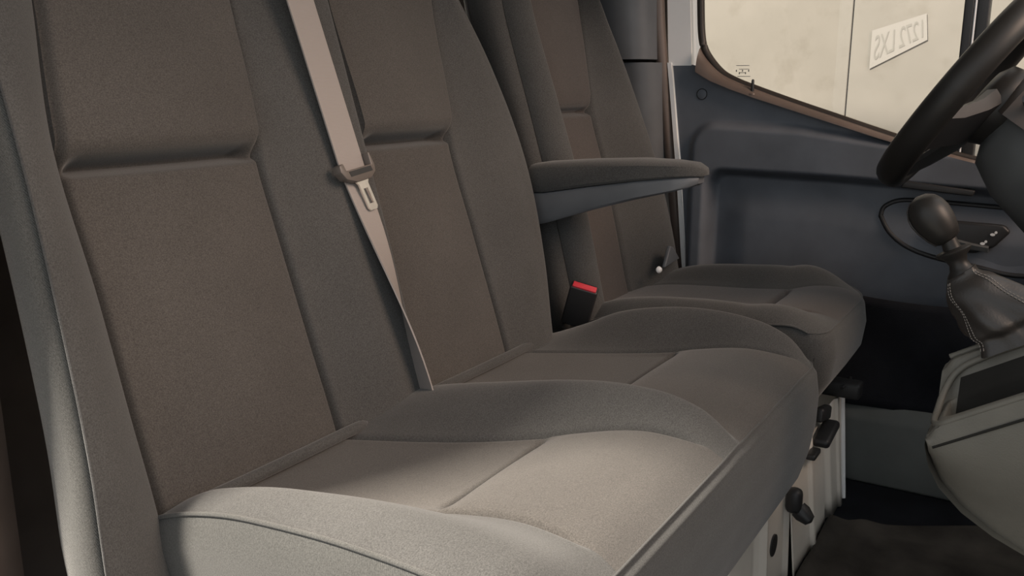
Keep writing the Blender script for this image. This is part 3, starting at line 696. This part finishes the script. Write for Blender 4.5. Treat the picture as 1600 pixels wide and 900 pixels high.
# blade leans towards the free side with a slot in it
bx = (tx * -1 + ax_d * .0)
bl = [(.016, .016), (-.019, .015), (-.0145, .022), (-.0185, .062), (-.0215, .068), (-.0295, .068), (-.0335, .063)]
def blade():
    outer = [(.011, .016), (-.013, .016), (-.0105, .024), (-.0115, .058), (-.0145, .062), (-.0005 + .000, .062), (.0065, .058), (.0065, .024)]
    outer = [(.013, .015), (.0075, .023), (.0075, .060), (.0045, .064), (-.0105, .064), (-.0135, .060), (-.0135, .023), (-.019, .015)]
    inner = [(.0018, .030), (.0018, .054), (-.0078, .054), (-.0078, .030)]
    bm = bmesh.new()
    sk = lambda a, d: (a - (d - .015) * .13, d)
    def ringv(pts, n_): return [bm.verts.new(TP(*sk(a, d), n_)) for a, d in pts]
    n0, n1 = .002, .0048
    ol, oh, il, ih = ringv(outer, n0), ringv(outer, n1), ringv(inner, n0), ringv(inner, n1)
    for A, B in ((ol, oh), (il, ih)):
        for i in range(len(A)): bm.faces.new((A[i], A[(i+1) % len(A)], B[(i+1) % len(A)], B[i]))
    for o_, i_ in ((oh, ih), (ol, il)):
        bm.faces.new((o_[0], o_[1], i_[0], i_[3], o_[6], o_[7])); bm.faces.new((o_[1], o_[2], i_[1], i_[0]))
        bm.faces.new((o_[2], o_[3], o_[4], o_[5], i_[2], i_[1])); bm.faces.new((o_[5], o_[6], i_[3], i_[2]))
    return bmobj('tongue_blade', bm, 'chrome', belt, False, 'steel belt tongue with slot')
blade()

def buckle():
    t = thing('belt_buckle', (-1.625, -.83, .44), 'black belt buckle with red release button between bench and driver seat', 'buckle')
    rot = Matrix.Rotation(math.radians(-22), 3, 'Z') @ Matrix.Rotation(math.radians(-14), 3, 'X')
    rot = Matrix.Rotation(math.radians(16), 3, 'Z') @ Matrix.Rotation(math.radians(20), 3, 'Y') @ Matrix.Rotation(math.radians(-16), 3, 'X')
    c = Vector((-1.614, -.835, .508))
    rbox('housing', c, (.026, .058, .098), 'black', t, .004, rot)
    rbox('release_button', c + rot @ Vector((.003, 0, .0495)), (.017, .050, .006), 'red', t, .002, rot)
    rbox('slot', c + rot @ Vector((-.009, .002, .0505)), (.004, .040, .004), 'black', t, .001, rot)
    rbox('stalk', c + rot @ Vector((0, .006, -.07)), (.006, .026, .06), 'chrome', t, .002, rot)
    tube('cable', [c + rot @ Vector((.004, -.02, -.045)), c + rot @ Vector((.008, -.024, -.06)), c + rot @ Vector((.004, -.014, -.07)), c + rot @ Vector((0, -.02, -.10))], .003, 'black', t, 8)
buckle()
db = thing('belt_anchor', (-2.16, -.86, .50), 'grey belt end with white button beside the driver backrest foot', 'seat belt')
prism('anchor_cover', [(-2.005, .523), (-2.10, .530), (-2.055, .566), (-2.035, .572)], 'y', -.816, -.806, 'trim_grey', db, .003)
lathe('anchor_button', [(0, .0001), (.001, .006), (.006, .0085), (.011, .006), (.0125, .0001)], (-1.985, -.818, .520), (.5, 1, .2), 'icon', db, 16)

# ================================================================ STEERING WHEEL
WC = Vector((-1.90, -.178, .952)); tl = math.radians(55)
wu = Vector((1, 0, 0)); wv = Vector((0, math.cos(tl), math.sin(tl))); wn = Vector((0, math.sin(tl), -math.cos(tl)))   # wn looks away from the driver
def WP(a, b, n_): return WC + wu * a + wv * b + wn * n_
wheel = thing('steering_wheel', WP(0, 0, .1), 'black steering wheel rim at the upper right in front of the window', 'steering wheel')
RW = .205
rr = []
for k in range(72):
    a = 2 * math.pi * k / 72; c = WP(RW * math.cos(a), RW * math.sin(a), 0); rad = wu * math.cos(a) + wv * math.sin(a)
    rr.append([c + rad * .022 * math.cos(t) + wn * .028 * math.sin(t) for t in [2 * math.pi * j / 16 for j in range(16)]])
rr.append(rr[0]); loft('rim', rr, 'gloss_black', wheel, False, True, None, 80)
def spoke(ang, w0, w1):
    d = Vector((math.cos(ang), math.sin(ang))); p = Vector((-d.y, d.x)); rings = []
    for s, dep, w_, th in ((.055, .050, w0, .02), (.10, .045, lerp(w0, w1, .5), .016), (.15, .028, w1 * .9, .014), (.198, .004, w1, .016)):
        c = d * s
        rings.append([WP(c.x + p.x * w_ * i, c.y + p.y * w_ * i, dep + th * j) for i, j in ((-1, -.3), (-.8, -.9), (0, -1), (.8, -.9), (1, -.3), (.8, .9), (0, 1), (-.8, .9))])
    return loft('spoke', rings, 'black', wheel)
spoke(math.radians(-26), .058, .050); spoke(math.radians(206), .058, .050); spoke(math.radians(270), .05, .04)
lathe('airbag_cover', [(-.02, .001), (-.02, .05), (-.008, .072), (.02, .078), (.06, .06), (.08, .05)], WP(0, 0, .045), wn, 'gloss_black', wheel, 32)
col = thing('steering_column', WP(0, 0, .3), 'grey and brown steering column shroud below the wheel', 'steering column')
def shell(name, secs, mat):
    rings = []
    for n_, w_, h0, h1 in secs:
        rings.append([WP(w_ * math.cos(t), (h1 if math.sin(t) > 0 else h0) * abs(math.sin(t)) ** .8 * (1 if math.sin(t) > 0 else -1), n_) for t in [2 * math.pi * j / 24 for j in range(24)]])
    return loft(name, rings, mat, col)
shell('lower_shroud', [(.085, .06, .07, .02), (.10, .075, .10, .03), (.16, .085, .13, .04), (.26, .09, .15, .05), (.40, .085, .14, .05), (.57, .08, .12, .05)], 'shroud')
shell('upper_shroud', [(.06, .06, .0, .07), (.08, .09, .0, .11), (.16, .10, .0, .13), (.30, .10, .0, .14), (.56, .09, .0, .12)], 'brownhood')
tube('indicator_stalk', [WP(-.05, .03, .12), WP(-.12, .035, .09), WP(-.17, .04, .085)], lambda t: lerp(.009, .007, t), 'black', col, 10)
tube('wiper_stalk', [WP(.05, .03, .12), WP(.11, .04, .10), WP(.155, .045, .095)], lambda t: lerp(.010, .008, t), 'black', col, 10)

# ================================================================ CONSOLE + GEAR LEVER
con = thing('centre_console', (-1.38, .05, .3), 'grey textured centre console with open storage tray', 'console')
CX0, CX1 = -1.248, -1.50
def slope(y): return .512 + .60 * (y + .12)
def ctop(u, v):
    x = lerp(CX0, CX1, u); y = lerp(-.122, .26, v); z = slope(y)
    z -= .012 * (1 - S(-.122, -.108, y)) + .004 * (1 - S(CX0, CX0 - .006, x) if x > CX0 - .006 else 0)
    d = sdrr(x, y, -1.352, -1.272, -.104, .24, .012)
    z -= .055 * S(.001, -.006, d)
    z += .058 * S(-1.352, -1.372, x)
    return (x, y + .03 * S(-1.40, -1.5, x), z)
gridfn('console_top', ctop, 200, 150, 'console', con, (0, 0, 1), 0)
gridfn('tray', lambda u, v: (lambda p: (p[0], p[1], p[2] + .0012))(ctop(lerp(.112, .45, u), lerp(.066, .955, v))), 60, 60, 'tray', con, (0, 0, 1), 0)  # dark skin over the inside of the tray recess
gridfn('tray_mat', lambda u, v: (lerp(-1.278, -1.346, u), lerp(-.096, .235, v), slope(lerp(-.096, .235, v)) - .052), 6, 6, 'tray', con, (0, 0, 1), 0)
side = [(-.122, .500), (-.1225, .485), (-.115, .455), (-.10, .428), (-.07, .398), (-.03, .372), (.01, .353), (.08, .32), (.26, .26)]
def cside(u, v):
    y = lerp(-.122, .26, u); zt = slope(y) - .012 * (1 - S(-.122, -.108, y)) - .004; zb = interp(side, y)
    return (CX0 + .007 * math.sin(math.pi * min(1, v * 1.2)) - .03 * v ** 3, y, lerp(zt, zb, v))
gridfn('side_panel', cside, 60, 20, 'console', con, (1, 0, 0), .2)
def cback(u, v):
    x = lerp(CX0, CX1, u); z1 = ctop(u, 0)[2]
    k = v * (len(side) - 1); i = min(int(k), len(side) - 2); t = k - i
    y, z = lerp(side[i][0], side[i+1][0], t), lerp(side[i][1], side[i+1][1], t)
    if v < .12: z = lerp(z1, z, v / .12)
    return (x - .03 * v ** 2 * (1 if u < .5 else -1) * (1 - 4 * u * (1 - u)), y + .03 * S(-1.40, -1.5, x) * (1 - v), z)
gridfn('underside', cback, 40, 48, 'console', con, (0, -1, -.5), 0)
gridfn('far_side', lambda u, v: (CX1, lerp(-.09, .26, u), lerp(slope(lerp(-.122, .26, u)) + .058, interp(side, lerp(-.122, .26, u)), v)), 30, 10, 'console', con, (-1, 0, 0), 0)
tube('rim_groove', [(CX0 + .0055, y, slope(y) - .030) for y in (-.112, -.06, 0, .1, .2, .26)], .0018, 'tray', con, 8)
tube('boot_frame', [(-1.385, y, slope(y) + .060) for y in (-.115, -.06, 0, .1, .26)], .004, 'console', con, 8)
tube('tray_rim', dense([(-1.362, y, slope(y) + .046) for y in (.26, .1, 0, -.07)] + [(-1.360, -.100, slope(-.10) + .040), (-1.345, -.113, slope(-.113) + .022), (-1.31, -.117, slope(-.117) + .002), (-1.275, -.116, slope(-.116) - .003)] + [(CX0 - .006, -.106, slope(-.106) - .003)] + [(CX0 - .005, y, slope(y) - .002) for y in (-.08, 0, .1, .26)], 5), .0048, 'console', con, 8)

gear = thing('gear_lever', (-1.405, -.03, .60), 'black gear lever with stitched leather boot on the console', 'gear lever')
GX = -1.395
gtop = Vector((GX, -.114, .700)); gax = Vector((0, -.047, .095)).normalized()
# boot
boot = []
NB = 48
prof_b = [(0, .0225, (-.114, .698)), (.06, .025, (-.112, .690)), (.2, .036, (-.101, .680)), (.4, .044, (-.083, .664)), (.6, .052, (-.066, .648)), (.8, .056, (-.050, .634)), (.93, .053, (-.040, .624)), (1, .056, (-.034, .612))]
def boot_pt(t, a, off=0):
    r = smooth_interp([(p[0], p[1]) for p in prof_b], t); y = smooth_interp([(p[0], p[2][0]) for p in prof_b], t); z = smooth_interp([(p[0], p[2][1]) for p in prof_b], t)
    sq = 1 / max(abs(math.cos(a - .1)), abs(math.sin(a - .1))) ** .45
    fold = (.0042 * math.sin(4 * a + 3 * t + .6) + .0035 * math.sin(7 * a - 6 * t)) * S(.08, .5, t) - .004 * math.exp(-((t - .86) / .06) ** 2)
    rr_ = r * sq * .95 + fold + off
    d = Vector((0, -.62, .78)).lerp(Vector((0, -.5, .86)), t).normalized(); u = Vector((1, 0, 0)); v = d.cross(u).normalized()
    return Vector((GX, y, z)) + u * rr_ * math.cos(a) + v * rr_ * math.sin(a)
loft('boot', [[boot_pt(k / 30, 2 * math.pi * j / NB) for j in range(NB)] for k in range(31)], 'leather', gear, True, True, None, 80)
bm = bmesh.new()
for a0 in (math.pi * .25 + .1, -math.pi * .25 + .1, math.pi * .75 + .1, -math.pi * .75 + .1):
    for da in (-.07, .07):
        for k in range(26):
            t0, t1 = .03 + k * .036, .03 + k * .036 + .024
            p, q = boot_pt(t0, a0 + da * (1 - .4 * t0), .0006), boot_pt(t1, a0 + da * (1 - .4 * t1), .0006)
            d, u, v = frame_of(q - p)
            ring_ = [[bm.verts.new(c + u * .0007 * math.cos(x) + v * .0007 * math.sin(x)) for x in (0, 1.57, 3.14, 4.71)] for c in (p, q)]
            for i in range(4): bm.faces.new((ring_[0][i], ring_[0][(i+1) % 4], ring_[1][(i+1) % 4], ring_[1][i]))
tag(bmobj('stitching', bm, 'thread', gear), kind='stuff')
lathe('collar', [(-.012, .021), (-.004, .021), (.003, .015), (.012, .0125), (.020, .015), (.027, .0235), (.030, .0245), (.032, .023), (.034, .012), (.048, .011), (.06, .011)], gtop, gax, 'gloss_black', gear, 28)
ko = gtop + gax * .046
lathe('knob', [(0, .012), (.003, .019), (.014, .0245), (.030, .029), (.044, .0305), (.055, .0285), (.065, .023), (.072, .014), (.075, .0001)], ko, (gax + Vector((0, -.30, 0))).normalized(), 'gloss_black', gear, 32, 1.0, .95)

# moulded seam round the knob
kax = (gax + Vector((0, -.30, 0))).normalized(); kd, ku, kv = frame_of(kax)
kdir = (ku * .55 + kv * .83).normalized()
kp = [(.003, .0192), (.014, .0247), (.030, .0292), (.044, .0307), (.055, .0287), (.065, .0232), (.072, .0142)]
loop = [ko + kd * s_ + kdir * r_ for s_, r_ in kp] + [ko + kd * .0752] + [ko + kd * s_ - kdir * r_ for s_, r_ in reversed(kp)]
tube('knob_seam', loop, .0012, 'leather', gear, 6)
